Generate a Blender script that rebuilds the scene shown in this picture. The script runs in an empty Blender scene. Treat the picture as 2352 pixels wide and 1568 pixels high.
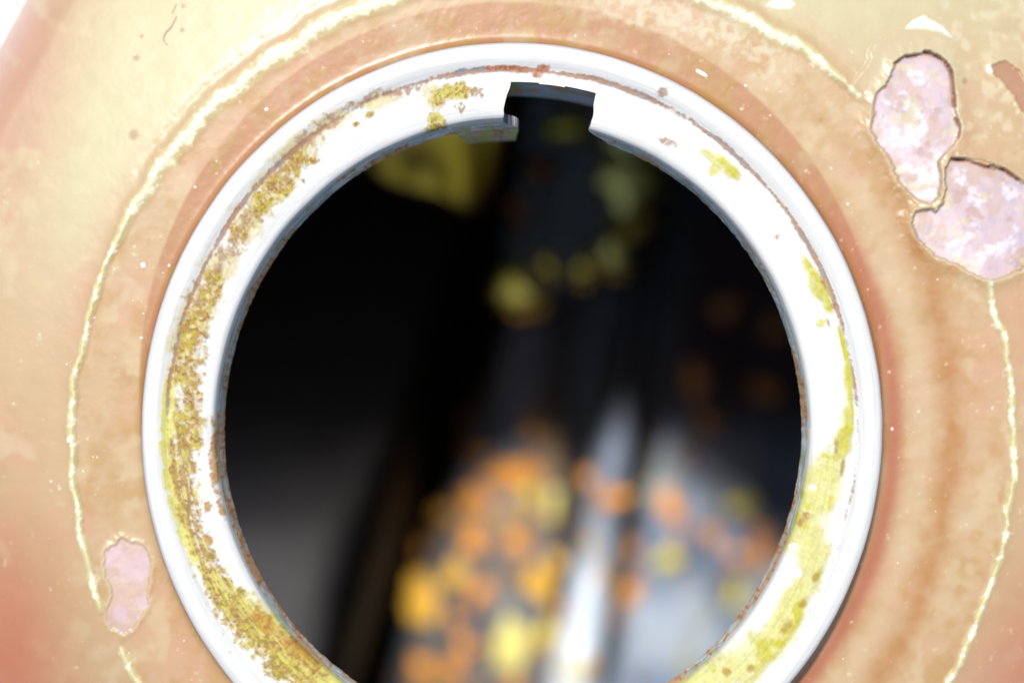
import bpy, math, random
import numpy as np
from mathutils import Vector

# ------------------------------------------------------------------ camera, light, exposure
sc = bpy.context.scene
MM = 0.001
CAM_D = 220.0            # camera height above the rim of the filler neck, mm
CAM_Y = 6.8              # camera sits a little off the neck's axis, mm
PX = 29.5                # measuring scale of the photograph at the rim, pixels per mm

cam_data = bpy.data.cameras.new("camera")
cam = bpy.data.objects.new("camera", cam_data)
sc.collection.objects.link(cam)
cam.location = (0, CAM_Y*MM, CAM_D*MM)
cam.rotation_euler = (0, 0, 0)
cam_data.sensor_width = 36.0
cam_data.lens = 36.0*CAM_D/(2352/PX)
cam_data.clip_start = 0.005
cam_data.clip_end = 50
cam_data.dof.use_dof = True
cam_data.dof.focus_distance = (CAM_D+0.8)*MM
cam_data.dof.aperture_fstop = cam_data.lens/9.5
sc.camera = cam

SUN_VEC = Vector((-9, 27, 80)).normalized()      # towards the sun
world = bpy.data.worlds.new("World"); sc.world = world
world.use_nodes = True
wn = world.node_tree.nodes; wl = world.node_tree.links
bg = wn["Background"]
sky = wn.new("ShaderNodeTexSky"); sky.sky_type = 'NISHITA'; sky.sun_disc = False
sky.sun_elevation = math.asin(SUN_VEC.z)
sky.sun_rotation = math.atan2(SUN_VEC.x, SUN_VEC.y)
wl.new(sky.outputs[0], bg.inputs[0]); bg.inputs[1].default_value = 0.15

sun_data = bpy.data.lights.new("sun", 'SUN'); sun = bpy.data.objects.new("sun", sun_data)
sc.collection.objects.link(sun)
sun_data.energy = 4.0; sun_data.angle = math.radians(4); sun_data.color = (1.0, 0.96, 0.89)
sun.rotation_euler = (-SUN_VEC).to_track_quat('-Z', 'Y').to_euler()
sun.location = SUN_VEC*0.6

sc.view_settings.view_transform = 'Standard'; sc.view_settings.look = 'None'
sc.view_settings.exposure = 0.6; sc.view_settings.gamma = 1.0
sc.view_settings.use_curve_mapping = False
sc.render.engine = 'CYCLES'
sc.cycles.use_denoising = True
sc.cycles.max_bounces = 10; sc.cycles.diffuse_bounces = 6
sc.cycles.caustics_reflective = False; sc.cycles.caustics_refractive = False
sc.cycles.sample_clamp_indirect = 4.0

# ------------------------------------------------------------------ helpers
LGT = 2.1               # how much brighter than its albedo a level sunlit surface shows here
def lin(c):
    c = np.asarray(c, float)/255.0
    return np.where(c <= 0.04045, c/12.92, ((c+0.055)/1.055)**2.4)
def alb(r, g, b, k=LGT):
    return np.clip(lin((r, g, b))/k, 0.004, 0.9)
def hash2(ix, iy, seed):
    h = (ix.astype(np.int64)*374761393 + iy.astype(np.int64)*668265263 + seed*1442695041) & 0x7fffffff
    h = ((h ^ (h >> 13))*1274126177) & 0x7fffffff
    h = h ^ (h >> 16)
    return (h & 0xffff)/65535.0
def vnoise(x, y, seed=0):
    ix = np.floor(x); iy = np.floor(y); fx = x-ix; fy = y-iy
    fx = fx*fx*fx*(fx*(fx*6-15)+10); fy = fy*fy*fy*(fy*(fy*6-15)+10)
    a = hash2(ix, iy, seed); b = hash2(ix+1, iy, seed); c = hash2(ix, iy+1, seed); d = hash2(ix+1, iy+1, seed)
    return (a*(1-fx)+b*fx)*(1-fy)+(c*(1-fx)+d*fx)*fy
def fbm(x, y, seed=0, oct=4, gain=0.55):
    s = 0; a = 1; t = 0
    for o in range(oct):
        ca, sa = math.cos(0.6*o), math.sin(0.6*o); f = 2.03**o
        s = s + a*vnoise((x*ca-y*sa)*f+17.3*o, (x*sa+y*ca)*f-9.1*o, seed+o); t += a; a *= gain
    return s/t
def sstep(a, b, x):
    t = np.clip((x-a)/(b-a), 0, 1); return t*t*(3-2*t)
def mixc(c, col, m):
    return c*(1-m[..., None]) + np.asarray(col)*m[..., None]
def to_mm(X, Y, z):                       # photograph measure -> world mm at height z
    s = PX*CAM_D/(CAM_D-z); return ((X-1176)/s, (784-Y)/s+CAM_Y)
def poly_sd(px, py, poly):                # signed distance, negative inside
    d = np.full(px.shape, 1e9); inside = np.zeros(px.shape, bool); n = len(poly)
    for i in range(n):
        x0, y0 = poly[i]; x1, y1 = poly[(i+1) % n]
        ex, ey = x1-x0, y1-y0
        t = np.clip(((px-x0)*ex+(py-y0)*ey)/(ex*ex+ey*ey+1e-9), 0, 1)
        d = np.minimum(d, np.hypot(px-x0-t*ex, py-y0-t*ey))
        c = ((y0 > py) != (y1 > py)) & (px < ex*(py-y0)/(ey if abs(ey) > 1e-9 else 1e-9)+x0)
        inside ^= c
    return np.where(inside, -d, d)
def seg_dist(px, py, path):
    d = np.full(px.shape, 1e9)
    for (x0, y0), (x1, y1) in zip(path[:-1], path[1:]):
        ex, ey = x1-x0, y1-y0
        t = np.clip(((px-x0)*ex+(py-y0)*ey)/(ex*ex+ey*ey+1e-9), 0, 1)
        d = np.minimum(d, np.hypot(px-x0-t*ex, py-y0-t*ey))
    return d

def build(name, V, F, mat, parent=None, col=None, rough=None, normals=None, smooth=True):
    """V in mm, F an (n,3) or (n,4) int array; unused vertices are dropped."""
    V = np.asarray(V, float); F = np.asarray(F, int)
    used, inv = np.unique(F, return_inverse=True); F = inv.reshape(F.shape)
    V = V[used]
    me = bpy.data.meshes.new(name); nv = len(V); nf, k = F.shape
    me.vertices.add(nv); me.vertices.foreach_set("co", (V*MM).astype(np.float32).ravel())
    me.loops.add(nf*k); me.loops.foreach_set("vertex_index", F.astype(np.int32).ravel())
    me.polygons.add(nf)
    me.polygons.foreach_set("loop_start", np.arange(0, nf*k, k, dtype=np.int32))
    me.polygons.foreach_set("use_smooth", np.full(nf, smooth))
    me.update(calc_edges=True); me.validate()
    if col is not None:
        a = me.attributes.new("tint", 'FLOAT_COLOR', 'POINT')
        c = np.ones((nv, 4), np.float32); c[:, :3] = np.clip(np.asarray(col)[used], 0.002, 0.95)
        a.data.foreach_set("color", c.ravel())
    if rough is not None:
        a = me.attributes.new("rough", 'FLOAT', 'POINT')
        a.data.foreach_set("value", np.asarray(rough)[used].astype(np.float32))
    if normals is not None:
        me.normals_split_custom_set_from_vertices([tuple(n) for n in np.asarray(normals)[used]])
    me.materials.append(mat)
    o = bpy.data.objects.new(name, me); sc.collection.objects.link(o)
    if parent is not None: o.parent = parent
    return o
def empty(name, parent=None):
    o = bpy.data.objects.new(name, None); sc.collection.objects.link(o)
    o.empty_display_size = 0.01
    if parent is not None: o.parent = parent
    return o
def grid_faces(nu, nv, wrap=False):
    i = np.arange(nu if wrap else nu-1)[:, None]; j = np.arange(nv-1)[None, :]
    a = i*nv+j; b = ((i+1) % nu)*nv+j
    return np.stack([a, b, b+1, a+1], -1).reshape(-1, 4)
def grid_normals(P, wrap0=False):
    du = (np.roll(P, -1, 0)-np.roll(P, 1, 0)) if wrap0 else np.gradient(P, axis=0)
    dv = np.gradient(P, axis=1)
    n = np.cross(du, dv); n /= np.linalg.norm(n, axis=-1, keepdims=True)+1e-12
    return n

def material(name, base=None, rough=0.5, metallic=0.0, coat=0.0, coat_rough=0.2, spec=0.5,
             bumps=(), attr=True, rough_attr=False, vary=0.0, vary_scale=900):
    m = bpy.data.materials.new(name); m.use_nodes = True
    N = m.node_tree.nodes; L = m.node_tree.links; p = N["Principled BSDF"]
    tc = N.new("ShaderNodeTexCoord")
    if attr:
        a = N.new("ShaderNodeAttribute"); a.attribute_name = "tint"; c = a.outputs["Color"]
    else:
        a = N.new("ShaderNodeRGB"); a.outputs[0].default_value = (*base, 1); c = a.outputs[0]
    if vary > 0:
        nz = N.new("ShaderNodeTexNoise"); nz.inputs["Scale"].default_value = vary_scale; nz.inputs["Detail"].default_value = 6
        L.new(tc.outputs["Object"], nz.inputs["Vector"])
        mr = N.new("ShaderNodeMapRange"); mr.inputs[1].default_value = 0.3; mr.inputs[2].default_value = 0.7
        mr.inputs[3].default_value = 1-vary; mr.inputs[4].default_value = 1+vary
        L.new(nz.outputs[0], mr.inputs[0])
        hs = N.new("ShaderNodeHueSaturation"); L.new(mr.outputs[0], hs.inputs["Value"]); L.new(c, hs.inputs["Color"]); c = hs.outputs[0]
    L.new(c, p.inputs["Base Color"])
    p.inputs["Metallic"].default_value = metallic
    p.inputs["Roughness"].default_value = rough
    p.inputs["Specular IOR Level"].default_value = spec
    if rough_attr:
        ra = N.new("ShaderNodeAttribute"); ra.attribute_name = "rough"; L.new(ra.outputs["Fac"], p.inputs["Roughness"])
    p.inputs["Coat Weight"].default_value = coat; p.inputs["Coat Roughness"].default_value = coat_rough
    prev = None
    for scale, dist in bumps:
        nz = N.new("ShaderNodeTexNoise"); nz.inputs["Scale"].default_value = scale; nz.inputs["Detail"].default_value = 4
        L.new(tc.outputs["Object"], nz.inputs["Vector"])
        b = N.new("ShaderNodeBump"); b.inputs["Distance"].default_value = dist; b.inputs["Strength"].default_value = 1.0
        L.new(nz.outputs[0], b.inputs["Height"])
        if prev is not None: L.new(prev, b.inputs["Normal"])
        prev = b.outputs[0]
    if prev is not None:
        L.new(prev, p.inputs["Normal"]); L.new(prev, p.inputs["Coat Normal"])
    return m

M_PAINT = material("aged_paint", rough=0.45, spec=0.22, coat=0.16, coat_rough=0.22, bumps=((1000, 0.000018), (260, 0.000010)), vary=0.03, vary_scale=500)
M_BARE = material("bare_primer", rough=0.4, spec=0.6, bumps=((700, 0.00001),), vary=0.04, vary_scale=900)
M_ZINC = material("corroded_zinc", rough=0.5, rough_attr=True, bumps=((2500, 0.00001),), spec=0.4)
M_STEEL = material("dull_steel", rough=0.45, spec=0.5, bumps=((400, 0.0002),), vary=0.1, vary_scale=150)
M_RIB = material("bright_steel", rough=0.35, metallic=0.15, bumps=((300, 0.0002),), vary=0.05, vary_scale=150)
M_WALL = material("smooth_steel", rough=0.42, metallic=0.85, bumps=((60, 0.0004),), vary=0.05, vary_scale=60)
M_OCHRE = material("ochre_steel", rough=0.34, metallic=0.9, bumps=((150, 0.0001),), vary=0.1, vary_scale=120)
M_RUST = material("rust_scale", rough=0.75, bumps=((700, 0.0004),), vary=0.12, vary_scale=300)

# ------------------------------------------------------------------ setting: pale bench under the tank
def flat_sheet():
    xs = np.linspace(-2500, 2500, 21); X, Y = np.meshgrid(xs, xs, indexing='ij')
    V = np.stack([X, Y, np.full_like(X, -160.0)], -1).reshape(-1, 3)
    col = np.tile((0.8, 0.79, 0.77), (len(V), 1))
    o = build("ground", V, grid_faces(21, 21), material("pale_concrete", rough=0.8, bumps=((60, 0.002),), vary=0.06, vary_scale=30), col=col)
    o["kind"] = "structure"
flat_sheet()

# ------------------------------------------------------------------ the tank
tank = empty("fuel_tank")
tank["label"] = "old tan-painted metal fuel tank with open rusty filler hole and chipped paint"
tank["category"] = "fuel tank"

SX = 0.9605             # the neck is slightly out of round
R_OUT = 30.1

chip_big = [(1480,400),(1540,360),(1600,352),(1640,345),(1668,338),(1680,322),(1720,332),(1760,350),(1790,362),(1820,390),(1845,420),(1860,460),(1870,560),(1878,620),(1880,680),(1885,760),(1905,790),(1912,830),(1900,900),(1880,935),(1860,960),(1800,1000),(1765,1060),(1770,1120),(1785,1200),(1765,1290),(1700,1345),(1640,1320),(1560,1260),(1490,1180),(1462,1090),(1420,1020),(1360,940),(1310,840),(1325,760),(1332,700),(1350,620),(1380,582),(1430,530),(1452,500),(1470,450)]
chip_big = [(1548+x*.3479, y*.3479) for x, y in chip_big]
chip_low = [(1808,1110),(1850,1045),(1900,1042),(1950,1052),(2020,1072),(2080,1092),(2130,1088),(2160,1104),(2200,1112),(2250,1140),(2311,1185),(2420,1260),(2480,1500),(2420,1700),(2311,1776),(2200,1826),(2100,1846),(2020,1816),(1940,1776),(1860,1726),(1800,1710),(1740,1686),(1690,1640),(1640,1586),(1600,1530),(1588,1480),(1590,1440),(1612,1402),(1690,1376),(1740,1392),(1790,1335),(1806,1250),(1796,1180)]
chip_low = [(1548+x*.3479, y*.3479) for x, y in chip_low]
chip_edge = [(2130,410),(2170,392),(2230,380),(2280,410),(2330,450),(2400,560),(2420,760),(2330,720),(2290,610),(2240,560),(2190,500),(2150,470)]
chip_edge = [(1548+x*.3479, y*.3479) for x, y in chip_edge]
chip_small = [(690,700),(715,670),(765,655),(775,625),(795,612),(850,640),(930,660),(968,700),(985,760),(992,820),(980,880),(962,960),(975,1040),(950,1090),(920,1140),(870,1220),(800,1252),(730,1212),(692,1150),(700,1080),(722,1010),(730,960),(705,900),(685,820),(678,760)]
chip_small = [(x*.3479, 1022.7+y*.3479) for x, y in chip_small]

def shell_base(x, y):
    r2 = x*x/(2*300.0)+y*y/(2*215.0)
    h = -1.3-r2
    q = np.maximum(0, -0.8*x-0.6*y-33); h = h-0.035*q*q/(1+0.02*q)
    q = np.maximum(0, 0.8*x-0.6*y-36); h = h-0.016*q*q/(1+0.02*q)
    q = np.maximum(0, 0.75*x+0.66*y-46); h = h-0.02*q*q/(1+0.02*q)
    # soft-shouldered outline of the tank
    xl = 44.8+0.53*(33.4-y); xl = 64-np.log1p(np.exp(-(xl-64)/-4.0))*4.0 if False else np.minimum(xl, 64)
    def shoulder(s, R, depth):
        t = np.clip((R-s)/R, 0, 1)
        return -depth*(1-np.sqrt(np.clip(1-t*t, 0, 1)))
    h = h+shoulder((x+xl)*0.883, 8.5, 34)
    h = h+shoulder(78-x, 34, 60)+shoulder(95-y, 40, 60)+shoulder(y+100, 50, 60)
    out = ((x+xl) < 0) | (x > 78) | (y > 95) | (y < -100)
    return np.where(out, -160.0, np.maximum(h, -160.0))

SURF = {}
def make_shell():
    fx = np.arange(-42.6, 42.6, 0.11); fy = np.arange(-21.4, 35.2, 0.11)
    xs = np.concatenate([np.arange(-90, -42.6, 1.2), fx, np.arange(43.2, 82, 1.2)])
    ys = np.concatenate([np.arange(-106, -21.4, 1.2), fy, np.arange(35.8, 100, 1.2)])
    X, Y = np.meshgrid(xs, ys, indexing='ij')
    k = PX*CAM_D/(CAM_D+3.0)
    U = 1176+X*k; W = 784-(Y-CAM_Y)*k                 # measured in photograph pixels at the sheet
    Z = shell_base(X, Y)
    inside = Z > -120
    # --- raised wavering paint edge round the neck
    ang = np.arctan2(-(W-1017), U-1249); rr = np.hypot(U-1249, W-1017)
    wob = 9*(fbm(ang*14+50, ang*0+3, 5, 3)-0.5)*2+3*(fbm(U/14, W/14, 7, 3)-0.5)*2
    d = rr-1086+wob
    a = np.degrees(ang) % 360
    gone = sstep(33, 36, a)*(1-sstep(46.5, 49, a))      # lost in the big chips
    gone = np.maximum(gone, sstep(200, 201.5, a)*(1-sstep(205.5, 207, a)))
    gone = np.maximum(gone, sstep(20.0, 21.5, a)*(1-sstep(34, 37, a)))
    top = sstep(48, 62, a)*(1-sstep(135, 160, a))
    wid = (5.2+3.5*fbm(ang*30, ang*0, 9, 3)+13*top*(0.35+0.9*fbm(ang*9, ang*0+5, 12, 3)))*(0.75+0.25*sstep(150, 200, a)*0+0.25)
    ridge = np.exp(-(d/(wid*1.0))**2)*(1-gone)
    dish = 0.14*np.clip(1086-rr, 0, 450)/PX
    Zs = Z-dish-0.06
    Z = Z+0.20*ridge
    Z = Z-0.06*np.exp(-((d-wid*1.0-22)/14)**2)*(1-gone)*(0.3+0.7*top)
    inner = sstep(12, -12, d)
    Z = Z-0.10*inner-dish
    # shallow rolled swages between ridge and neck
    rn = np.hypot((U-1178)/SX, W-985)                  # 885 at the outer edge of the neck
    Z = Z-0.02*np.exp(-((rn-1065)/40)**2)
    Z = Z+0.9*np.exp(-np.maximum(rn-885, 0)/6)      # fillet of old paint against the neck
    # --- colour
    n1 = fbm(U/170, W/170, 21, 4); n2 = fbm(U/45, W/45, 23, 4); n3 = fbm(U/9, W/9, 25, 3)
    C = np.zeros(X.shape+(3,)); C[:] = alb(214, 183, 142)
    C = mixc(C, alb(218, 176, 140), sstep(0.45, 0.75, n1))
    C = mixc(C, alb(214, 164, 146), 0.8*sstep(230, 0, U)*sstep(700, 0, W))  # left shoulder turns from the sun, its weaker light painted pinker
    C = mixc(C, alb(202, 162, 100), 0.7*sstep(0.36, 0.8, n2)*inner)
    C = mixc(C, alb(222, 200, 160), 0.7*sstep(0.55, 0.8, fbm(U/60, W/60, 31, 3)))
    C = mixc(C, alb(212, 122, 88), 0.85*sstep(260, -20, U)*sstep(1050, 1568, W))  # lower corners curve away from the sun, shade painted in redder
    C = mixc(C, alb(214, 138, 110), 0.7*sstep(2200, 2380, U)*sstep(1200, 1568, W))
    # darker annulus: the neck's reflection painted into the paint colour
    refl_d = np.hypot((U-1174)/857.0, (W-880)/881.0)+0.004*(n2-0.5)
    band = sstep(1.004, 0.994, refl_d)
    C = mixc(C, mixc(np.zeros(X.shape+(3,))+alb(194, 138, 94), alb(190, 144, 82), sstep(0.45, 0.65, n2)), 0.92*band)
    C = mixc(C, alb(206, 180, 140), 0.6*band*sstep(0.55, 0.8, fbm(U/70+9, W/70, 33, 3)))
    # stripes on the right of the neck, the reddish inner one its painted shadow
    rs = np.degrees(np.arctan2(-(W-985), U-1178))
    rightside = sstep(-75, -55, rs)*(1-sstep(20, 48, rs))
    C = mixc(C, alb(190, 112, 78), 0.9*rightside*np.exp(-((rn-918)/(24))**2))
    C = mixc(C, alb(222, 196, 158), 0.6*rightside*np.exp(-((rn-985)/28)**2))
    C = mixc(C, alb(196, 142, 84), 0.95*rightside*np.exp(-((rn-1055)/34)**2)*(0.4+n2))
    # pale crest of the ridge
    n4 = fbm(U/22+7, W/22, 27, 3)
    jag = sstep(0.32, 0.80, ridge+0.9*(n3-0.5)+0.8*(n4-0.5))
    crest = mixc(np.zeros(X.shape+(3,))+alb(234, 226, 168, 2.1), alb(240, 236, 205, 1.65), np.maximum(top, sstep(0.5, 0.62, n4)))
    C = C*(1-0.95*jag[..., None])+crest*0.95*jag[..., None]
    C = mixc(C, alb(228, 220, 165, 1.9), 0.6*sstep(0.03, 0.4, ridge)*(1-jag))
    lin_g = np.exp(-((d-wid-24)/9)**2)*(1-gone)*top
    C = mixc(C, alb(205, 185, 135), 0.55*lin_g)
    # mottled pale crust inside ridge at the top right
    cr = sstep(60, 30, np.abs(d+62))*sstep(52, 60, a)*(1-sstep(75, 92, a))
    C = mixc(C, alb(232, 226, 196), 0.65*cr*sstep(0.33, 0.72, fbm(U/16, W/16, 35, 4)))
    # cream sun glare painted onto the upper flank outside the ridge
    glare = sstep(10, 90, d)*sstep(1000, 350, W+0.25*U)*sstep(90, 330, U+0.28*W)
    C = mixc(C, alb(228, 220, 172, 2.25), 0.85*glare)
    fl = poly_sd(U, W, [(1548+p*.3479, q*.3479) for p, q in ((1560,165),(1600,120),(1680,80),(1720,110),(1800,150),(1880,235),(1800,195),(1690,172))])+4*(n3-0.5)
    fl = np.minimum(fl, np.hypot(U-2288, (W-150)*0.7)-9+8*(n3-0.5)); fl = np.minimum(fl, np.hypot((U-1800)*0.3, W-4)-9+8*(n3-0.5))
    C = mixc(C, alb(240, 238, 230, 1.25), 0.95*sstep(3, -3, fl))  # highlight on the lifted flake painted white, plus two pale spots
    pale = sstep(2080, 2200, U)*sstep(420, 260, W)*sstep(0.38, 0.72, fbm(U/24, W/24, 37, 3)); C = mixc(C, alb(230, 218, 184, 1.9), 0.6*pale)
    # dirt specks
    for sx_, sy_, sr in ((306,128,9),(303,308,13),(414,7,6),(412,64,6),(318,77,5),(1890,272,6),(2226,180,8),(1640,290,5),(1450,235,5)):
        C = mixc(C, alb(188, 150, 112), 0.8*sstep(sr*1.3, sr*0.5, np.hypot(U-sx_, W-sy_)+3*(n3-0.5)))
    C = C*np.array((0.97, 0.93, 0.86))+C*np.array((0.03, 0.07, 0.14))*np.maximum(jag, 0.6*glare)[..., None]
    # --- chips
    chipmask = np.zeros(X.shape, int)
    ew = 5*(fbm(U/13, W/13, 41, 3)-0.5)*2
    big = np.zeros(X.shape)
    for idx, (poly, dep) in enumerate(((chip_big, .16), (chip_low, .14), (chip_small, .09), (chip_edge, .06))):
        P = np.array(poly); x0, y0 = P.min(0)-140; x1, y1 = P.max(0)+140
        sel = (U > x0) & (U < x1) & (W > y0) & (W < y1)
        sd = np.full(X.shape, 1e3); sd[sel] = poly_sd(U[sel], W[sel], poly); sd = sd+ew
        lift = 0.26*np.exp(-(np.maximum(sd, 0)/22)**2) if idx < 2 else 0.08*np.exp(-(np.maximum(sd, 0)/9)**2)
        if idx == 3: lift = 0.1*np.exp(-(np.maximum(sd, 0)/10)**2)
        Z = Z+np.where(sd > 0, 1, 0)*lift*(1 if idx != 0 else 0.7)
        if idx == 0:                                   # blistered step round the head of the big chip
            halo = sstep(66, 58, sd+6*(n2-0.5))*sstep(240, 150, W)*sstep(2230, 2190, U)
            Z = Z+0.13*halo*(sd > 0); big = halo
            C = mixc(C, alb(216, 196, 155), 0.6*halo*(sd > 0))
        mz = sstep(3, -3, sd); Z = Z*(1-mz)+(Zs-dep*0.8)*mz
        rim = np.exp(-((sd-4)/4)**2)
        C = mixc(C, alb(226, 216, 165), 0.5*rim*sstep(-0.2, 0.6, (n3)))
        m = sstep(1.2, -1.2, sd)
        c1 = mixc(np.zeros(X.shape+(3,))+alb(226, 194, 178, 2.3), alb(230, 202, 202, 2.25), sstep(0.38, 0.56, fbm(U/60, W/60, 51, 4)))
        c1 = mixc(c1, alb(240, 230, 232, 1.95), 0.8*sstep(0.50, 0.62, fbm(U/44+3, W/44, 53, 4))*sstep(-6, -34, sd))
        c1 = mixc(c1, alb(208, 170, 146, 2.3), 0.75*sstep(0.55, 0.68, fbm(U/38-9, W/38, 55, 4)))
        c1 = mixc(c1, alb(188, 186, 208, 2.2), 0.45*sstep(0.62, 0.72, fbm(U/14, W/14, 57, 3)))
        c1 = mixc(c1, alb(230, 222, 165, 2.0), 0.4*sstep(0.64, 0.74, fbm(U/42+30, W/30, 59, 3)))
        if idx == 2: c1 = mixc(np.zeros(X.shape+(3,))+alb(224, 188, 164, 2.3), alb(230, 196, 192, 2.25), sstep(0.4, 0.6, fbm(U/30, W/30, 61, 3)))
        if idx == 3: c1 = np.zeros(X.shape+(3,))+alb(196, 144, 104)
        C = C*(1-m[..., None])+c1*m[..., None]
        Z = Z+m*0.02*(fbm(U/16, W/16, 63, 3)-0.5)
        chipmask[(sd < -0.5)] = idx+1
    # gaps under lifted paint at the chips' upper edges, shadow painted in dark red
    for path in ([(1476,408),(1540,360),(1600,352),(1640,345)], [(1676,326),(1720,334),(1760,350),(1820,390),(1860,460),(1870,560),(1880,690)], [(1885,770),(1912,830),(1900,900)], [(1850,1042),(1950,1050),(2080,1090),(2200,1110),(2311,1183)]):
        dd = seg_dist(U, W, [(1548+p*.3479, q*.3479) for p, q in path])+2*(n3-0.5)
        gm = sstep(4.2, 1.0, dd); Z = Z-0.30*gm; C = mixc(C, alb(150, 70, 50), 0.8*gm)
    # fine crack running off the chips
    ck = seg_dist(U, W, [(2190,362),(2260,366),(2312,384),(2352,410),(2400,440)])
    Z = Z-0.25*sstep(3.5, 0.5, ck)
    Z = Z+0.03*(n2-0.5)*inside
    SURF.update(xs=xs, ys=ys, Z=Z)
    P = np.stack([X, Y, Z], -1); nu, nv = X.shape
    F = grid_faces(nu, nv); N = grid_normals(P).reshape(-1, 3)
    V = P.reshape(-1, 3); rfl = np.hypot(V[:, 0]/SX, V[:, 1])
    fc = V[F].mean(1); keep = np.hypot(fc[:, 0]/SX, fc[:, 1]) > R_OUT-0.5
    keep &= V[F][:, :, 2].max(1) > -159.5
    F = F[keep]; cm = chipmask.reshape(-1)[F]; fid = np.where((cm == cm[:, :1]).all(1), cm[:, 0], 0)
    colf = C.reshape(-1, 3)
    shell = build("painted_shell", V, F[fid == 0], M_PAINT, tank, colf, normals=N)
    for i, lb in ((1, "large bare lavender-grey patch where paint has flaked off"), (2, "rounded bare patch running off the right edge"),
                  (3, "small pinkish flaked patch beside the ridge, lower left"), (4, "brown scuffed patch at the right edge")):
        o = build("flaked_patch", V, F[fid == i], M_BARE, shell, colf, normals=N); o["label"] = lb
    return shell
shell = make_shell()

# ------------------------------------------------------------------ filler neck
neck = empty("filler_neck", tank)
PROFILE = [  # (radius, z) in mm, from outside inwards
    (30.15, -6.5), (30.15, -1.0), (30.05, -0.45), (29.8, -0.16), (29.45, -0.02), (29.1, 0.0), (28.8, -0.05), (28.5, -0.17), (28.25, -0.33),
    (28.05, -0.44), (27.8, -0.45), (27.4, -0.44), (26.5, -0.50), (25.2, -0.60), (24.75, -0.66), (24.45, -0.74), (24.25, -0.95),
    (24.12, -1.4), (24.02, -2.0), (23.92, -2.7), (23.8, -3.5)]
def resample(pts, step):
    out = [pts[0]]
    for a, b in zip(pts[:-1], pts[1:]):
        n = max(1, int(round(math.hypot(b[0]-a[0], b[1]-a[1])/step)))
        for i in range(1, n+1):
            t = i/n; out.append((a[0]+(b[0]-a[0])*t, a[1]+(b[1]-a[1])*t))
    return np.array(out)
def blobs(A, Rr, lst, seed):
    """union of noisy patches in (angle deg, radius mm) space"""
    m = np.zeros(A.shape)
    nz = fbm(A*0.47/0.55, Rr/0.55, seed, 4)
    for (ac, rc, aw, rw, s) in lst:
        da = ((A-ac+180) % 360-180)/aw; dr = (Rr-rc)/rw
        m = np.maximum(m, s*np.exp(-(da**2+dr**2)*0.9))
    return m, nz

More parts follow.
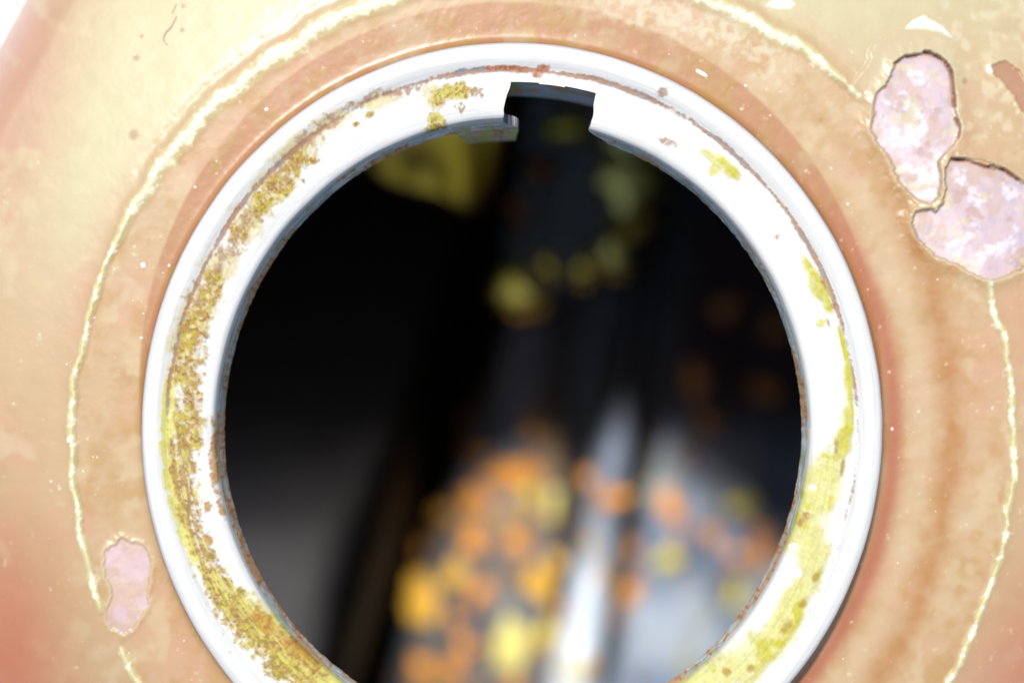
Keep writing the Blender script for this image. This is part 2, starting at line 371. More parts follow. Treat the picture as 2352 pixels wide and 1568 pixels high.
ZN = np.array((0.43, 0.42, 0.39))
def make_neck():
    prof = resample(PROFILE, 0.09)
    for _ in range(2): prof[1:-1] = 0.25*prof[:-2]+0.5*prof[1:-1]+0.25*prof[2:]
    npf = len(prof); NA = 2400
    th = np.arange(NA)/NA*2*math.pi
    T, J = np.meshgrid(th, np.arange(npf), indexing='ij')
    R = prof[:, 0][J]; Z = prof[:, 1][J].copy(); A = np.degrees(T)
    lipt = sstep(-0.9, -3.5, prof[:, 1])*(np.arange(npf) > npf*0.5); LT = lipt[J]
    # uneven, worn lip; turned-down locking tab left of the notch
    deep = 0.5*np.cos(np.radians(A-140))+0.5*(fbm(A/9, A*0, 71, 3)-0.5)
    Z = Z-LT*0.9*deep; R = R-LT*0.12*np.maximum(0, np.cos(np.radians(A-140)))
    tab = sstep(102.0, 98.6, A)*sstep(86.0, 87.0, A)
    Z = Z-LT*4.2*tab; R = R-LT*0.75*tab
    wob = 0.03*(fbm(A/3, R*1.3, 73, 3)-0.5)
    Z = Z+wob*(LT < 0.5); R = R+LT*0.10*(fbm(A*0.42*3, Z*2, 75, 3)-0.5)+0.07*(fbm(A/7, A*0, 76, 3)-0.5)
    # ---------- corrosion colours, radius in mm and arc in mm
    Rp = R
    s_ = A*math.pi/180*26.5                      # arc length
    n_f = fbm(s_/0.35, Rp/0.35, 81, 4); n_m = fbm(s_/1.1, Rp/0.8, 83, 4); n_l = fbm(s_/3.5, Rp/2.0, 85, 3); n_s = fbm(s_/1.6, Rp/0.22, 87, 3)
    C = np.zeros(A.shape+(3,)); C[:] = ZN
    RO = np.full(A.shape, 0.42)
    flange = (J > npf*0.30) & (LT < 0.6)
    gold, gold2, brown, pale, mauve = alb(190, 158, 52), alb(206, 196, 50), alb(160, 104, 52), alb(232, 228, 150), alb(172, 130, 108)
    def arc(a0, a1, soft=4):
        x = (A-a0) % 360; w = (a1-a0) % 360
        return sstep(-soft, 0, np.where(x > 360-soft-1, x-360, x))*(1-sstep(w, w+soft, np.where(x > 360-soft-1, x-360, x)))
    def gauss(rc, rw): return np.exp(-((Rp-rc)/rw)**2)
    # measured in photograph pixels on the rim plane
    Uu = 1178+R*np.cos(T)*SX*PX; Vv = 985-R*np.sin(T)*PX
    def spots(lst, seed, grain=11.0, amp=0.5, lo=0.44, hi=0.58):
        """noisy patches: (x, y, radius along the ring, radius across)"""
        m = np.ones(A.shape)
        for (x, y, al, ac) in lst:
            t = math.atan2(-(y-985), x-1178); tx, ty = -math.sin(t), -math.cos(t)
            du = (Uu-x)*tx+(Vv-y)*ty; dn = (Uu-x)*(-ty)+(Vv-y)*tx
            m = m*(1-0.97*np.exp(-((du/al)**2+(dn/ac)**2)*0.9))
        m = 1-m; nz = fbm(Uu/(grain*1.35), Vv/(grain*1.35), seed, 3, 0.5); lo, hi = lo-0.10, hi+0.16
        return sstep(lo, hi, m*0.85+amp*(nz-0.5)), m
    g1 = fbm(Uu/7, Vv/7, 141, 4); g2 = fbm(Uu/18, Vv/18, 143, 3); g3 = fbm(s_/3.0, Rp/0.22, 145, 4)
    P_, G_, G2_, B_, MV = alb(232, 222, 112, 2.2), alb(188, 150, 58), alb(206, 186, 60), alb(154, 98, 48), alb(178, 136, 112)
    # upper left: grainy crust in islands
    hz, hm = spots([(1020,215,60,34),(880,230,60,22),(770,275,60,26),(690,345,70,42),(620,430,70,46),(560,520,70,46),(500,620,60,46),(450,720,60,46),(420,820,70,44)], 151, 16, 0.6, 0.42, 0.62)
    C = mixc(C, alb(228, 208, 128, 2.2), 0.75*hz)
    mv, _ = spots([(940,205,70,14),(850,225,60,16),(760,280,60,22),(700,330,40,26),(640,400,60,34),(590,480,60,34),(540,560,60,34),(480,650,60,36),(440,740,60,36)], 153, 8, 1.1, 0.58, 0.72)
    C = mixc(C, MV, 0.8*mv)
    cr, cm_ = spots([(693,372,46,32),(640,438,48,36),(600,470,34,26),(548,535,42,30),(490,655,40,32),(458,700,38,36),(445,762,44,38),(432,820,48,38),(430,890,54,36),(434,950,54,34),(438,1010,54,32),(728,300,20,12),(820,285,14,9),(850,262,22,10)], 155, 11, 0.85, 0.48, 0.60)
    C = mixc(C, G_, 0.95*cr); C = mixc(C, G2_, 0.8*cr*sstep(0.50, 0.62, g2)); C = mixc(C, B_, 0.7*cr*sstep(0.54, 0.66, g1))
    wh = sstep(0.52, 0.72, fbm(Uu/10+40, Vv/10, 157, 3))*cm_; C = mixc(C, alb(240, 232, 190, 1.9), 0.5*wh)
    # lower left: streaks along the ring
    ys_, ym = spots([(388,900,60,16),(384,990,70,18),(392,1090,70,18),(412,1180,70,18),(440,1260,60,18),(500,1350,60,26),(570,1410,70,46),(650,1480,80,56),(720,1535,80,60),(800,1600,80,50)], 159, 12, 0.5, 0.40, 0.56)
    C = mixc(C, P_, 0.95*ys_)
    bz, bm = spots([(425,1040,70,26),(428,1120,70,26),(440,1190,60,24),(462,1260,60,26),(490,1320,60,30),(520,1370,60,34),(560,1420,60,34),(610,1470,60,34),(650,1510,70,50),(560,1430,50,46),(700,1550,60,50),(400,1060,40,10)], 161, 10, 0.9, 0.44, 0.60)
    bz = bz*(0.35+0.65*sstep(0.34, 0.5, g3*0.6+0.4*g1))
    C = mixc(C, G_, 0.92*bz); C = mixc(C, G2_, 0.85*bz*sstep(0.46, 0.58, g2)*sstep(1180, 1340, Vv)); C = mixc(C, alb(160, 118, 74), 0.7*bz*sstep(0.52, 0.64, g1))
    C = mixc(C, alb(150, 122, 40), 0.6*bz*sstep(0.58, 0.7, g2)); C = mixc(C, P_, 0.8*bz*sstep(0.60, 0.70, fbm(s_/1.4, Rp/0.3, 147, 3)))
    ob, _ = spots([(492,1010,60,12),(492,1090,50,12),(508,1170,40,8),(460,1210,10,12),(478,1165,16,14),(480,1240,16,12),(590,1420,20,16),(620,1440,26,20),(690,1500,60,26)], 163, 9, 0.8, 0.46, 0.6)
    C = mixc(C, mixc(np.zeros_like(C)+alb(196, 148, 40), alb(186, 110, 46), sstep(0.5, 0.62, g1)), 0.85*ob)
    # rust line in the groove under the bead
    line = gauss(28.02+0.22*(fbm(s_/2.5, s_*0, 165, 3)-0.5), 0.17+0.2*fbm(s_/1.2, s_*0, 167, 3))*np.clip(arc(15, 150, 14)+0.75*arc(150, 176, 10)+0.5*arc(-38, 10, 8), 0, 1)
    lm = sstep(0.35, 0.75, line*(0.4+1.0*n_l)+0.55*(g1-0.5))
    C = mixc(C, mixc(np.zeros_like(C)+alb(176, 126, 84), alb(156, 130, 118), sstep(0.45, 0.65, g2)), 0.85*lm)
    rb, _ = spots([(1246,158,22,13),(1235,172,16,8),(1165,155,36,7),(1130,158,14,7),(1205,160,18,6)], 169, 8, 0.7, 0.42, 0.55)
    C = mixc(C, mixc(np.zeros_like(C)+alb(178, 100, 54), alb(206, 140, 104), sstep(0.45, 0.6, g1)), 0.92*rb)
    gb_, _ = spots([(1095,158,30,6),(1060,162,20,5)], 171, 7, 1.0, 0.5, 0.62); C = mixc(C, alb(150, 160, 176), 0.8*gb_)
    # yellow stain left of the notch
    yk, _ = spots([(1040,205,44,16),(1015,225,30,22),(1000,270,20,22),(1002,292,34,10),(1070,215,20,12)], 173, 10, 0.85, 0.45, 0.58)
    C = mixc(C, G2_, 0.9*yk); C = mixc(C, alb(226, 220, 110), 0.7*yk*sstep(0.45, 0.58, g2)); C = mixc(C, alb(176, 128, 56), 0.85*yk*sstep(0.52, 0.62, g1))
    dk, _ = spots([(1056,245,14,9),(1105,215,10,14),(1088,205,9,12),(1060,250,10,10)], 175, 6, 1.2, 0.52, 0.62); C = mixc(C, alb(176, 134, 66), 0.8*dk)
    # right: smooth yellow stains
    yr, ym = spots([(1655,372,34,20),(1690,400,26,17),(1625,350,18,10),(1640,395,12,14),(1858,610,36,14),(1880,660,36,22),(1905,700,26,12),(1888,742,12,14),(1942,800,70,7),(1950,880,60,10),(1948,960,44,16),(1935,1020,40,24),(1905,1075,56,44),(1880,1140,60,56),(1850,1210,60,56),(1868,1280,50,34),(1845,1350,56,38),(1815,1410,56,38),(1770,1470,60,46),(1700,1530,70,60),(1620,1590,80,70),(1800,1240,40,26),(1560,1620,80,60)], 177, 26, 0.40, 0.42, 0.62)
    C = mixc(C, alb(230, 222, 120, 2.2), 0.9*yr)
    edge = sstep(27.0, 27.9, Rp+0.5*(g2-0.5)); C = mixc(C, alb(214, 204, 54, 2.2), yr*np.clip(edge*0.95+0.8*sstep(0.52, 0.66, fbm(Uu/40, Vv/40, 179, 3)), 0, 1))
    br_, _ = spots([(1540,325,20,10),(1525,322,12,7),(1525,212,14,16),(1872,590,30,5),(1900,660,30,5),(1922,705,16,10),(1905,740,14,5),(1855,1188,14,12),(1840,1205,16,7),(1925,1030,24,7),(1790,540,8,10)], 181, 8, 0.8, 0.46, 0.58)
    C = mixc(C, mixc(np.zeros_like(C)+alb(178, 128, 74), alb(186, 152, 136), sstep(0.45, 0.6, g1)), 0.8*br_)
    gd, _ = spots([(1878,1325,20,10),(1848,1385,18,12),(1812,1440,26,14),(1728,1535,16,14),(1672,1545,12,14),(1938,1075,30,6)], 183, 12, 0.4, 0.42, 0.6); C = mixc(C, alb(186, 152, 50), 0.9*gd)
    pt, _ = spots([(1870,1120,9,9),(1828,1258,10,12),(1832,1318,14,13),(1606,388,8,8)], 185, 8, 0.5, 0.4, 0.55); C = mixc(C, alb(242, 236, 240, 1.4), 0.95*pt)
    C = C*(1+0.22*((fbm(Uu/6, Vv/6, 193, 3)-0.5)+(fbm(Uu/16, Vv/16, 195, 3)-0.5))[..., None]*sstep(0.05, 0.3, np.abs(C-ZN).sum(-1))[..., None])
    C = C*(1-0.10*sstep(0.5, 0.7, fbm(s_/5, Rp/0.12, 197, 4))[..., None])
    # rolled inner lip: bluish zinc, orange rust
    lip = sstep(0.03, 0.22, LT)
    lc = mixc(np.zeros_like(C)+alb(226, 226, 214, 1.5), alb(172, 188, 184, 1.5), sstep(0.35, 0.60, fbm(s_/2.2, Z/0.22, 101, 4)))
    lc = mixc(lc, alb(168, 166, 138, 1.7), 0.7*sstep(0.5, 0.66, fbm(s_/1.3, Z/0.5, 103, 4)))
    orr = sstep(0.46, 0.62, fbm(s_/2.6, Z/0.9, 105, 3)*0.75+0.25*n_f+0.09*sstep(-2.2, -3.8, Z)+0.05*np.cos(np.radians(A-200)))
    lc = mixc(lc, alb(232, 164, 92, 1.7), 0.8*orr); lc = mixc(lc, alb(190, 110, 50, 1.8), 0.6*orr*sstep(0.54, 0.66, n_f))
    lc = mixc(lc, alb(196, 188, 104, 1.5), 0.85*tab*sstep(0.30, 0.55, n_m))
    C = C*(1-lip[..., None])+lc*lip[..., None]
    # bead: clean, tiny blemishes; bluish outer foot
    bead = (J < npf*0.42) & (Rp > 28.6)
    spk = sstep(0.70, 0.76, fbm(s_/0.5, Rp/0.5, 107, 3))*bead*arc(30, 262, 5)
    C = mixc(C, alb(206, 180, 160), 0.3*spk)
    bst = sstep(0.50, 0.70, fbm(s_/3.5, Rp/0.5, 199, 4))*bead*arc(60, 150, 12); C = mixc(C, alb(226, 206, 150, 2.1), 0.45*bst)
    foot = sstep(29.75, 30.1, Rp); C = mixc(C, alb(206, 200, 216), 0.8*foot)
    rustall = np.clip(np.abs(C-ZN).sum(-1)*1.6, 0, 1); RO = 0.40+0.35*rustall
    Z = Z+0.10*rustall*(0.6*n_f+0.4*g1-0.2)*flange
    P = np.stack([R*np.cos(T)*SX, R*np.sin(T), Z], -1)
    N = -grid_normals(P, True)
    if N[:, npf//2, 2].mean() < 0: N = -N
    # ---------- the notch at the top
    cutR = 27.05
    rag = 0.45*(fbm(R*1.6, Z*1.6, 191, 2)-0.5)
    a_l = 90.35+1.3*sstep(27.0, 24.9, R)*(1-sstep(0.10, 0.28, LT))+rag-1.6*sstep(0.16, 0.42, LT)+0.5*sstep(0.55, 1.0, LT)
    a_r = 75.5-0.5*sstep(27, 25, R)-4.4*np.clip(LT, 0, 1)**1.5+rag
    a_c = A; hole = (a_c < a_l) & (a_c > a_r) & (R < cutR) & (J > npf*0.4)
    bnd = np.where(A > 83, a_l, a_r); snap = hole & (np.abs(A-bnd) < 2.2) & (R < cutR-0.1)     # clean cut line
    Ts = np.where(snap, np.radians(bnd), T); P[..., 0] = R*np.cos(Ts)*SX; P[..., 1] = R*np.sin(Ts)
    F = grid_faces(NA, npf, True)
    hf = hole.reshape(-1)[F]; gone = hf.all(1)
    Vf, Nf, Cf, Rf = P.reshape(-1, 3), N.reshape(-1, 3), C.reshape(-1, 3), RO.reshape(-1)
    jj = (F % npf).min(1)
    j_groove = int(np.argmin(np.abs(prof[:, 0]-28.1)+100*(np.arange(npf) > npf*0.6)))
    j_lip = int(np.argmax(prof[:, 1]*(np.arange(npf) > npf*0.5) < -0.85))
    keep = ~gone
    rim = build("rim_bead", Vf, F[keep & (jj < j_groove)], M_ZINC, neck, Cf, Rf, Nf); rim["label"] = "bright outer bead of the filler neck"
    fl = build("flange", Vf, F[keep & (jj >= j_groove) & (jj < j_lip)], M_ZINC, neck, Cf, Rf, Nf); fl["label"] = "flat white flange with yellow and brown rust crust"
    lipo = build("inner_lip", Vf, F[keep & (jj >= j_lip)], M_ZINC, neck, Cf, Rf, Nf); lipo["label"] = "blue-grey turned-down lip with orange rust"
    # thickness of the sheet along the notch and along the lip's lower edge
    Fk = F[keep & (jj >= j_groove)]
    E = np.concatenate([Fk[:, [0, 1]], Fk[:, [1, 2]], Fk[:, [2, 3]], Fk[:, [3, 0]]])
    key = np.sort(E, 1); kk = key[:, 0].astype(np.int64)*(NA*npf)+key[:, 1]
    u, ix, ct = np.unique(kk, return_index=True, return_counts=True); B = E[ix[ct == 1]]
    B = B[~((B % npf) <= j_groove).all(1)]
    TH = 0.75; off = Vf-Nf*TH
    Vc = np.concatenate([Vf, off]); nn = len(Vf)
    Fe = np.stack([B[:, 0], B[:, 1], B[:, 1]+nn, B[:, 0]+nn], 1)
    ce = alb(120, 124, 132, 1.8)*np.ones_like(Vf); rn_ = fbm(Vf[:, 0]*2.2, Vf[:, 1]*2.2+Vf[:, 2], 111, 3)
    ce = mixc(ce, alb(176, 128, 74), 0.5*sstep(0.5, 0.75, rn_)); Ce = np.concatenate([ce, ce*0.9])
    ed = build("cut_edge", Vc, Fe, M_STEEL, neck, Ce, smooth=True); ed["label"] = "raw sheet edge round the square notch and lip"
    # straight tube under the flange, glimpsed through the notch
    na = 480; t2 = np.arange(na)/na*2*math.pi; zz = np.array([-1.7, -2.6, -3.4, -4.2, -5.2, -6.4, -7.6])
    TT, ZZ = np.meshgrid(t2, zz, indexing='ij'); rt = 27.3-0.75*sstep(-1.7, -8, ZZ)
    Pt = np.stack([rt*np.cos(TT)*SX, rt*np.sin(TT), ZZ], -1).reshape(-1, 3)
    ct_ = alb(140, 170, 186, 1.2)*np.ones_like(Pt)
    nzt = fbm(TT.ravel()*9, ZZ.ravel()*0.5, 113, 3); ct_ = mixc(ct_, alb(214, 160, 70), 0.8*sstep(0.54, 0.64, nzt)*(ZZ.ravel() < -3)); ct_ = mixc(ct_, alb(170, 190, 60), 0.7*sstep(0.55, 0.62, fbm(TT.ravel()*12+4, ZZ.ravel()*0.5, 115, 2)))
    build("neck_tube", Pt, grid_faces(na, len(zz), True), M_STEEL, neck, ct_)
    return lipo
make_neck()

# ------------------------------------------------------------------ inside the tank
def uleft(y): return -4.6+0.30*(y+3.3)
def ww(y): return np.maximum(y+3.3, -40)
def fold_r(y): return 5.3+0.034*ww(y)
def rib_c(y): return 11.4+0.176*ww(y)
def rib_h(y): return 1.9-0.038*ww(y)
def side_l(y): return 16.2+0.20*ww(y)
def floor_z(x, y):
    x = np.asarray(x, float); y = np.asarray(y, float)
    top = -86-0.03*(x-1)**2
    z = np.minimum(-139.5+(top+139.5)*sstep(uleft(y)-9, uleft(y)+0.5, x), top)
    z = np.where(x > fold_r(y), -98.0, z)
    t = (x-rib_c(y))/rib_h(y)
    z = np.where(np.abs(t) <= 1, -84.0-3.4*(1-np.sqrt(np.clip(1-t*t, 0, 1))), z)
    z = np.where(x >= side_l(y), np.maximum(-87-0.5*np.maximum(0, x-side_l(y)), -140), z)
    return z
def make_inside():
    # closed outer floor under everything
    xs = np.linspace(-95, 95, 60); ys = np.linspace(-110, 110, 60)
    X, Y = np.meshgrid(xs, ys, indexing='ij'); Z = -140.5-0.0*X
    V = np.stack([X, Y, Z], -1).reshape(-1, 3); c = np.tile((0.3, 0.25, 0.19), (len(V), 1))
    F = grid_faces(60, 60); F = F[(shell_base(V[:, 0], V[:, 1]).reshape(-1)[F] > -139).all(1)]
    fl = build("floor_pan", V, F, M_STEEL, tank, c); fl["label"] = "smooth grey floor of the tank"
    ys = np.arange(-70, 34, 1.0)
    def strip(name, lo, hi, nu, mat, colfn, lab, zfn=floor_z):
        """sheet between two curves x = lo(y) .. hi(y)"""
        tt, Yy = np.meshgrid(np.linspace(0, 1, nu), ys, indexing='ij')
        Xx = lo(Yy)+(hi(Yy)-lo(Yy))*tt
        Zz = zfn(Xx, Yy)+0.5*(fbm(Xx/3, Yy/6, 121, 3)-0.5)
        V = np.stack([Xx, Yy, Zz], -1).reshape(-1, 3)
        o = build(name, V, grid_faces(*Xx.shape), mat, tank, colfn(V)); o["label"] = lab; return o
    def cfold(V):
        c = alb(104, 112, 124)*np.ones_like(V)
        c = mixc(c, alb(200, 150, 70), 0.6*sstep(0.55, 0.66, fbm(V[:, 0]/4.5, V[:, 1]/6, 123, 3)))
        c = mixc(c, alb(74, 50, 34), 0.85*sstep(-7, 3, V[:, 1]))  # upper end lies in shade, painted darker and browner
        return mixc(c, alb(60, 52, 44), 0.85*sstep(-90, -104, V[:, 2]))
    def crib(V):
        c = alb(216, 230, 250, 1.1)*np.ones_like(V)
        c = mixc(c, alb(120, 135, 160, 1.7), 0.85*sstep(-24, -10, V[:, 1]))  # light fading up the rib is painted into its colour
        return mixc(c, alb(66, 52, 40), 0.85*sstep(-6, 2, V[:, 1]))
    def cright(V):
        c = alb(160, 180, 210, 1.7)*np.ones_like(V); c = mixc(c, alb(196, 210, 230, 1.4), sstep(0.45, 0.62, fbm(V[:, 0]/5, V[:, 1]/8, 125, 3)))
        c = mixc(c, alb(196, 190, 120), 0.35*sstep(0.55, 0.68, fbm(V[:, 0]/5+7, V[:, 1]/7, 127, 3)))
        c = mixc(c, alb(78, 48, 30), 0.9*sstep(-9, 2, V[:, 1]+0.25*(20-V[:, 0])*0))  # shaded upper part of the panel painted dark brown
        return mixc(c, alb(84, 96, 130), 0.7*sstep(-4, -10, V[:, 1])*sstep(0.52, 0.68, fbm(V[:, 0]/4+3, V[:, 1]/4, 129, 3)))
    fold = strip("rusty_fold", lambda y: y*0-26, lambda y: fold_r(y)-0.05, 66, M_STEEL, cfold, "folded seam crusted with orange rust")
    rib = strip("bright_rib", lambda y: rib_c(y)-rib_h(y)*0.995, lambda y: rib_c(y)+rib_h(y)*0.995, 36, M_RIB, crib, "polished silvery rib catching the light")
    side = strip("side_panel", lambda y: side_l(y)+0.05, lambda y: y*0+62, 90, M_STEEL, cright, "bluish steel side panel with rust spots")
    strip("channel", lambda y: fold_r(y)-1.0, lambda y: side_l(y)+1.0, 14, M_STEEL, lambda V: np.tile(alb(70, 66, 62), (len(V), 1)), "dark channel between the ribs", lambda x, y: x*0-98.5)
    ysl = np.arange(-70, 30, 2.0); tl, Yl = np.meshgrid(np.linspace(0, 1, 60), ysl, indexing='ij')
    xe = uleft(Yl)-6.0; Xl = -60+(xe+2.0+60)*tl
    Zl = -74-0.22*(Xl+15)-0.30*(Yl+25)+0.004*np.minimum(Yl+25, 0)**2-0.22*np.maximum(Xl-xe+3, 0)**2
    cw = mixc(np.zeros(Xl.shape+(3,))+np.array((0.56, 0.47, 0.36)), (0.02, 0.017, 0.014), np.maximum(sstep(-8, -0.5, Xl-xe+4*(fbm(Xl/6, Yl/9, 137, 3)-0.5)), 0.93*sstep(-20, 2, Yl+6*(fbm(Xl/9, Yl/9, 138, 2)-0.5))))  # shade painted into the wall, darkening upward and to its right edge
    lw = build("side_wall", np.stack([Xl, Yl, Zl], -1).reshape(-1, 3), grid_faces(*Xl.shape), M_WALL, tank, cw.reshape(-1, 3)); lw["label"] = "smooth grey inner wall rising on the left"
    return fold, rib, side, fl
fold, rib, side, floor_pan = make_inside()

random.seed(4)
def blister(px, py, rx, ry, colr, parent=None, zfix=None, shrink=0.93, mat=None):
    z = -86.0
    for _ in range(12):
        x, y = to_mm(px, py, z)
        z = zfix if zfix is not None else float(floor_z(np.array(x), np.array(y)))
        if z < -120: z = -100.0; break
    s = PX*CAM_D/(CAM_D-z); ax, ay = rx/s*shrink, ry/s*shrink
    nr, na = 5, 16; V = [(x, y, z+0.9)]; seed = random.randrange(1000)
    for i in range(1, nr+1):
        t = i/nr
        for k in range(na):
            a = 2*math.pi*k/na
            w = 1+0.55*(float(vnoise(np.array(math.cos(a)*1.2+5), np.array(math.sin(a)*1.2+5), seed))-0.5)*2+0.25*(float(vnoise(np.array(math.cos(a)*3+9), np.array(math.sin(a)*3+9), seed))-0.5)*2
            V.append((x+ax*t*w*math.cos(a), y+ay*t*w*math.sin(a), z+0.9*math.sqrt(max(0, 1-t*t))-0.8*(i == nr)))
    T = [(0, 1+k, 1+(k+1) % na) for k in range(na)]
    for i in range(nr-1):
        for k in range(na):
            a, b = 1+i*na+k, 1+i*na+(k+1) % na
            T += [(a, a+na, b+na), (a, b+na, b)]
    if parent is None:
        parent = fold if x < float(fold_r(y))+1.2 else (rib if x < float(rib_c(y)+rib_h(y))+0.3 else side)
    return build("rust_blister", np.array(V), np.array(T), mat or M_RUST, parent, np.tile(colr, (len(V), 1)))
OR, GO, PY, YE = alb(234, 156, 56, 1.25), alb(230, 178, 56, 1.25), alb(232, 222, 130, 1.3), alb(220, 204, 76, 1.3)
DK = alb(170, 110, 60); YB = np.array((0.92, 0.72, 0.12))
for (zx, zy, rx, ry, c) in [
    (560,1130,105,150,GO),(820,800,75,100,OR),(660,625,55,60,OR),(550,830,60,90,OR),(490,740,50,40,DK),(720,970,110,90,GO),(850,1060,70,100,OR),
    (440,950,60,45,DK),(730,1230,50,55,OR),(530,1470,75,80,OR),(770,1380,65,80,OR),(730,1510,90,60,OR),(1000,430,170,95,OR),(860,540,80,110,OR),
    (1090,400,100,75,OR),(850,300,70,50,OR),(1150,190,75,75,OR),(780,110,50,60,DK),(1050,780,75,80,OR),(1000,660,50,50,GO),(1180,1040,80,110,GO),
    (1010,1400,110,220,PY),(1230,1320,80,110,YE),(1130,520,70,50,YE),(1590,540,110,60,OR),(1470,450,50,55,OR),(1690,820,75,75,OR),(1700,1050,85,85,OR),
    (1620,1200,55,70,OR),(1890,890,80,90,YE),(1910,600,80,110,OR),(1390,1510,70,50,YE),(2150,750,50,80,OR),(1800,180,70,40,DK),(2120,90,60,60,DK),(1260,600,60,120,PY)]:
    blister(746.5+zx*.4142, 918.8+zy*.4142, rx*.4142, ry*.4142, c)
for _ in range(44):
    X_, Y_ = random.uniform(960, 1760), random.uniform(1060, 1600); r_ = random.uniform(6, 24)
    blister(X_, Y_, r_, r_*random.uniform(0.8, 1.6), random.choice((OR, GO, OR, DK, YE)))
for (zx, zy, rx, ry, c) in [(400,710,65,75,OR),(590,610,70,100,OR),(420,400,110,70,YE),(100,100,70,60,DK)]:
    blister(1548+zx*.3479, 1022.7+zy*.3479, rx*.3479, ry*.3479, c)
for (zx, zy, rx, ry) in [(340,540,120,90),(650,690,130,80),(140,1020,120,160),(580,1090,130,100),(210,1290,90,110)]:
    blister(1548+zx*.3479, 516.8+zy*.3479, rx*.3479, ry*.3479, np.array((0.6, 0.26, 0.07)))

def plate(name, pts, z0, tilt, thick, mat, colr, label, noise=True):
    """bent sheet hanging in the tank: outline in photograph measure, depth z0 plus tilt (dz per mm in x and y)"""
    P = np.array([to_mm(a, b, z0) for a, b in pts]); c = P.mean(0)
    n = len(P); V = [(c[0], c[1], z0)]; rings = 6
    for i in range(1, rings+1):
        for p in P:
            q = c+(p-c)*i/rings; V.append((q[0], q[1], z0+tilt[0]*(q[0]-c[0])+tilt[1]*(q[1]-c[1])+0.4*math.sin(q[0]*0.9)))
    V = np.array(V); nv = len(V); V2 = V.copy(); V2[:, 2] -= thick
    F = []
    for k in range(n): F.append((0, 1+k, 1+(k+1) % n))
    for i in range(rings-1):
        for k in range(n):
            a, b = 1+i*n+k, 1+i*n+(k+1) % n; F += [(a, a+n, b+n), (a, b+n, b)]
    F = F+[(a+nv, c_+nv, b+nv) for a, b, c_ in F]
    base = 1+(rings-1)*n
    for k in range(n):
        a, b = base+k, base+(k+1) % n; F += [(a, a+nv, b+nv), (a, b+nv, b)]
    VV = np.concatenate([V, V2]); col = np.tile(colr, (len(VV), 1))
    if noise:
        ri = np.tile(np.concatenate([[0], np.repeat(np.arange(1, rings+1), n)]), 2)/rings
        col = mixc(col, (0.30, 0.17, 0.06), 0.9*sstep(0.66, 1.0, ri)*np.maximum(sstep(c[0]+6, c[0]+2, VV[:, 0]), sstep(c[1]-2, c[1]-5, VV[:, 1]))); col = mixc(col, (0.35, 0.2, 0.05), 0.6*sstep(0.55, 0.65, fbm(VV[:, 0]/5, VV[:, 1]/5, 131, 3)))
    o = build(name, VV, np.array(F), mat, tank, col); o["label"] = label; return o
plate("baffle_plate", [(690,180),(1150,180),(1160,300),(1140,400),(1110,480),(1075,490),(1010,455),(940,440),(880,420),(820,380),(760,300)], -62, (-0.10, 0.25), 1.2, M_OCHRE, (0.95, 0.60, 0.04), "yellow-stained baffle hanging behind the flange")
br = plate("bracket_plate", [(1215,200),(1480,200),(1500,420),(1480,540),(1400,620),(1330,670),(1240,695),(1165,640),(1150,560),(1180,430)], -74, (0, 0.30), 1.2, M_STEEL, alb(126, 130, 116), "dark bracket plate with yellow rust spots", noise=False)
for (a, b, rx, ry, c) in [(1190,660,58,62,YB),(1225,690,40,40,YB),(1258,612,38,38,YB),(1333,615,38,42,YB),(1452,512,40,48,YB),(1238,388,50,40,DK),(1190,470,30,70,DK),(1300,290,55,35,YE),(1430,400,75,110,np.array((0.62, 0.58, 0.16))),(1400,570,60,60,np.array((0.6, 0.54, 0.14))),(1440,310,60,60,np.array((0.55, 0.54, 0.16)))]:  # last three blobs are the bracket's olive glow, put in as colour
    blister(a, b, rx, ry, c, br, -74+0.30*((784-b)/22.1-(784-480)/22.1)+0.8, mat=M_OCHRE)  # the last three only stand in for the olive glow
plate("far_gusset", [(760,470),(980,480),(1000,560),(900,600),(780,560)], -95, (0, 0.3), 1.2, M_STEEL, alb(140, 156, 160), "dim grey gusset behind the yellow baffle", noise=False)

# ------------------------------------------------------------------ small things lying on the paint
def surf_z(x, y):
    i = min(len(SURF['xs'])-1, int(np.searchsorted(SURF['xs'], x))); j = min(len(SURF['ys'])-1, int(np.searchsorted(SURF['ys'], y)))
    return float(SURF['Z'][i, j])
def tube(name, pts, rad, mat, colr, label, cat):
    V = []; F = []; ns = 6
    for i, (px, py) in enumerate(pts):
        x, y = to_mm(px, py, -4); z = surf_z(x, y)+0.05
        x2, y2 = to_mm(*pts[min(i+1, len(pts)-1)], -4); x1, y1 = to_mm(*pts[max(i-1, 0)], -4)
        d = np.array([x2-x1, y2-y1]); d /= np.linalg.norm(d)+1e-9; nx, ny = -d[1], d[0]
        r = rad*(0.55+0.45*math.sin(math.pi*(i+0.6)/(len(pts)+0.2)))
        for k in range(ns):
            a = 2*math.pi*k/ns; V.append((x+nx*r*math.cos(a), y+ny*r*math.cos(a), z+r*math.sin(a)))
    for i in range(len(pts)-1):
        for k in range(ns):
            F.append((i*ns+k, i*ns+(k+1) % ns, (i+1)*ns+(k+1) % ns, (i+1)*ns+k))
    o = build(name, V, F, mat, None, np.tile(colr, (len(V), 1))); o["label"] = label; o["category"] = cat; return o
def smooth_path(p, n=4):
    out = []
    for i in range(len(p)-1):
        p0, p1, p2, p3 = p[max(i-1, 0)], p[i], p[i+1], p[min(i+2, len(p)-1)]
        for k in range(n):
            t = k/n
            out.append(tuple(0.5*((2*p1[j])+(-p0[j]+p2[j])*t+(2*p0[j]-5*p1[j]+4*p2[j]-p3[j])*t*t+(-p0[j]+3*p1[j]-3*p2[j]+p3[j])*t**3) for j in (0, 1)))
    return out+[p[-1]]
M_FIB = material("fibre", rough=0.8)
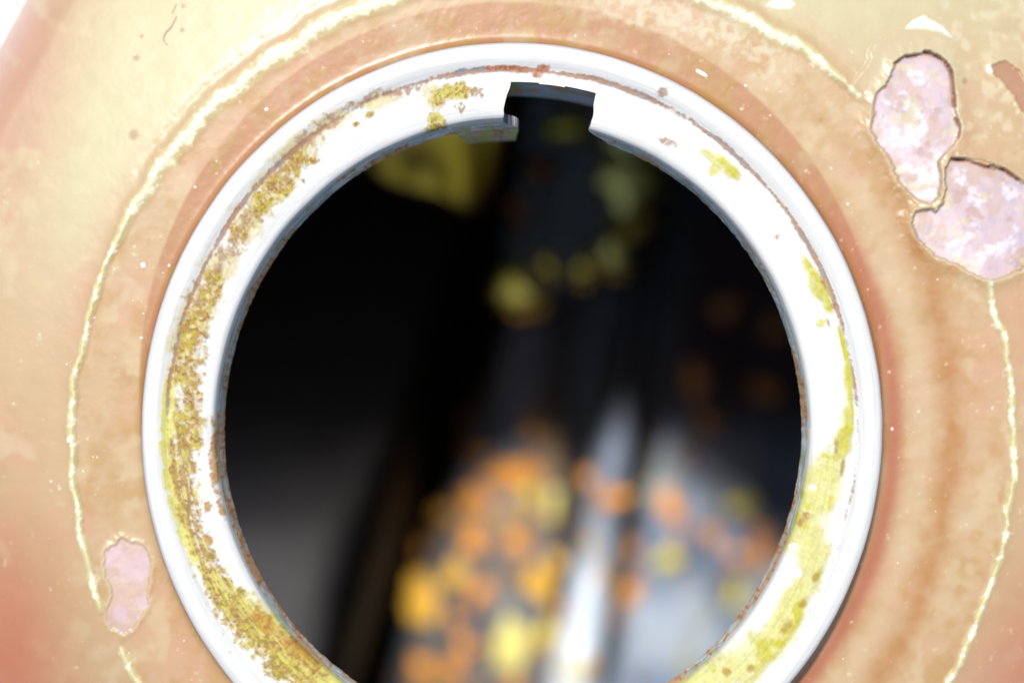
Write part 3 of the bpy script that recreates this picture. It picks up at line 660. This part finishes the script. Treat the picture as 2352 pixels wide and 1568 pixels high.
tube("fibre", smooth_path([(402,35),(396,48),(388,62),(378,72),(373,84),(375,94),(382,102)]), 0.065, M_FIB, alb(204, 172, 138, 1.6), "hooked thin brown fibre lying on the glare-tinted paint, upper left", "fibre")
tube("fibre", smooth_path([(402,5),(397,15),(392,28)]), 0.05, M_FIB, alb(212, 182, 150, 1.6), "short straight brown fibre at the top edge, left", "fibre")
def fleck(px, py, l, w, ang, label):
    x, y = to_mm(px, py, -4); z = surf_z(x, y)+0.02
    ca, sa = math.cos(ang), math.sin(ang); V = []
    for zz, k in ((0, 1.0), (0.14, 0.75)):
        for i in range(10):
            a = 2*math.pi*i/10; u = l*k*math.copysign(abs(math.cos(a))**0.6, math.cos(a)); v = w*k*math.copysign(abs(math.sin(a))**0.6, math.sin(a))
            V.append((x+u*ca-v*sa, y+u*sa+v*ca, z+zz))
    V.append((x, y, z+0.15))
    F = []
    for i in range(10):
        j = (i+1) % 10; F += [(i, j, 10+j), (i, 10+j, 10+i), (10+i, 10+j, 20)]
    o = build("paint_fleck", V, F, M_FIB, None, np.tile(alb(240, 236, 230, 1.4), (len(V), 1))); o["label"] = label; o["category"] = "paint fleck"
fleck(1612, 168, 0.52, 0.17, math.radians(-30), "elongated white fleck on the brown band, upper right of the hole")
fleck(331, 610, 0.20, 0.24, 0.3, "round white fleck on tan paint left of the hole")
def dust():
    rng = np.random.default_rng(8); V = []; F = []
    pts = [(612,251,6),(449,430,4),(390,610,4),(326,775,4),(331,720,3),(1615,170,3),(1713,196,4),(1703,250,4),(1770,265,3),(1910,386,3),(2050,985,5),(1948,468,4)]
    for _ in range(80):
        a = rng.uniform(0, 2*math.pi); r = rng.uniform(905, 1080); pts.append((1178+r*SX*math.cos(a), 985-r*math.sin(a), rng.uniform(1.0, 3.0)))
    for _ in range(40): pts.append((rng.uniform(200, 2300), rng.uniform(0, 300), rng.uniform(1.0, 3.0)))
    for px, py, r in pts:
        if not (0 < px < 2352 and 0 < py < 1568): continue
        if math.hypot((px-1178)/SX, py-985) < 898: continue
        x, y = to_mm(px, py, -4); z = surf_z(x, y)+0.02; r = r/PX; b = len(V); h = rng.uniform(0, 6.28)
        for k in range(5): V.append((x+r*math.cos(h+k*1.257)*rng.uniform(.7, 1.2), y+r*math.sin(h+k*1.257)*rng.uniform(.7, 1.2), z-0.04))
        V.append((x, y, z+r*0.5))
        F += [(b+k, b+(k+1) % 5, b+5) for k in range(5)]
    o = build("dust", V, F, M_FIB, None, np.tile(alb(238, 232, 224, 1.5), (len(V), 1)))
    o["kind"] = "stuff"; o["label"] = "scattered pale dust specks on the paint round the hole"; o["category"] = "dust"
dust()
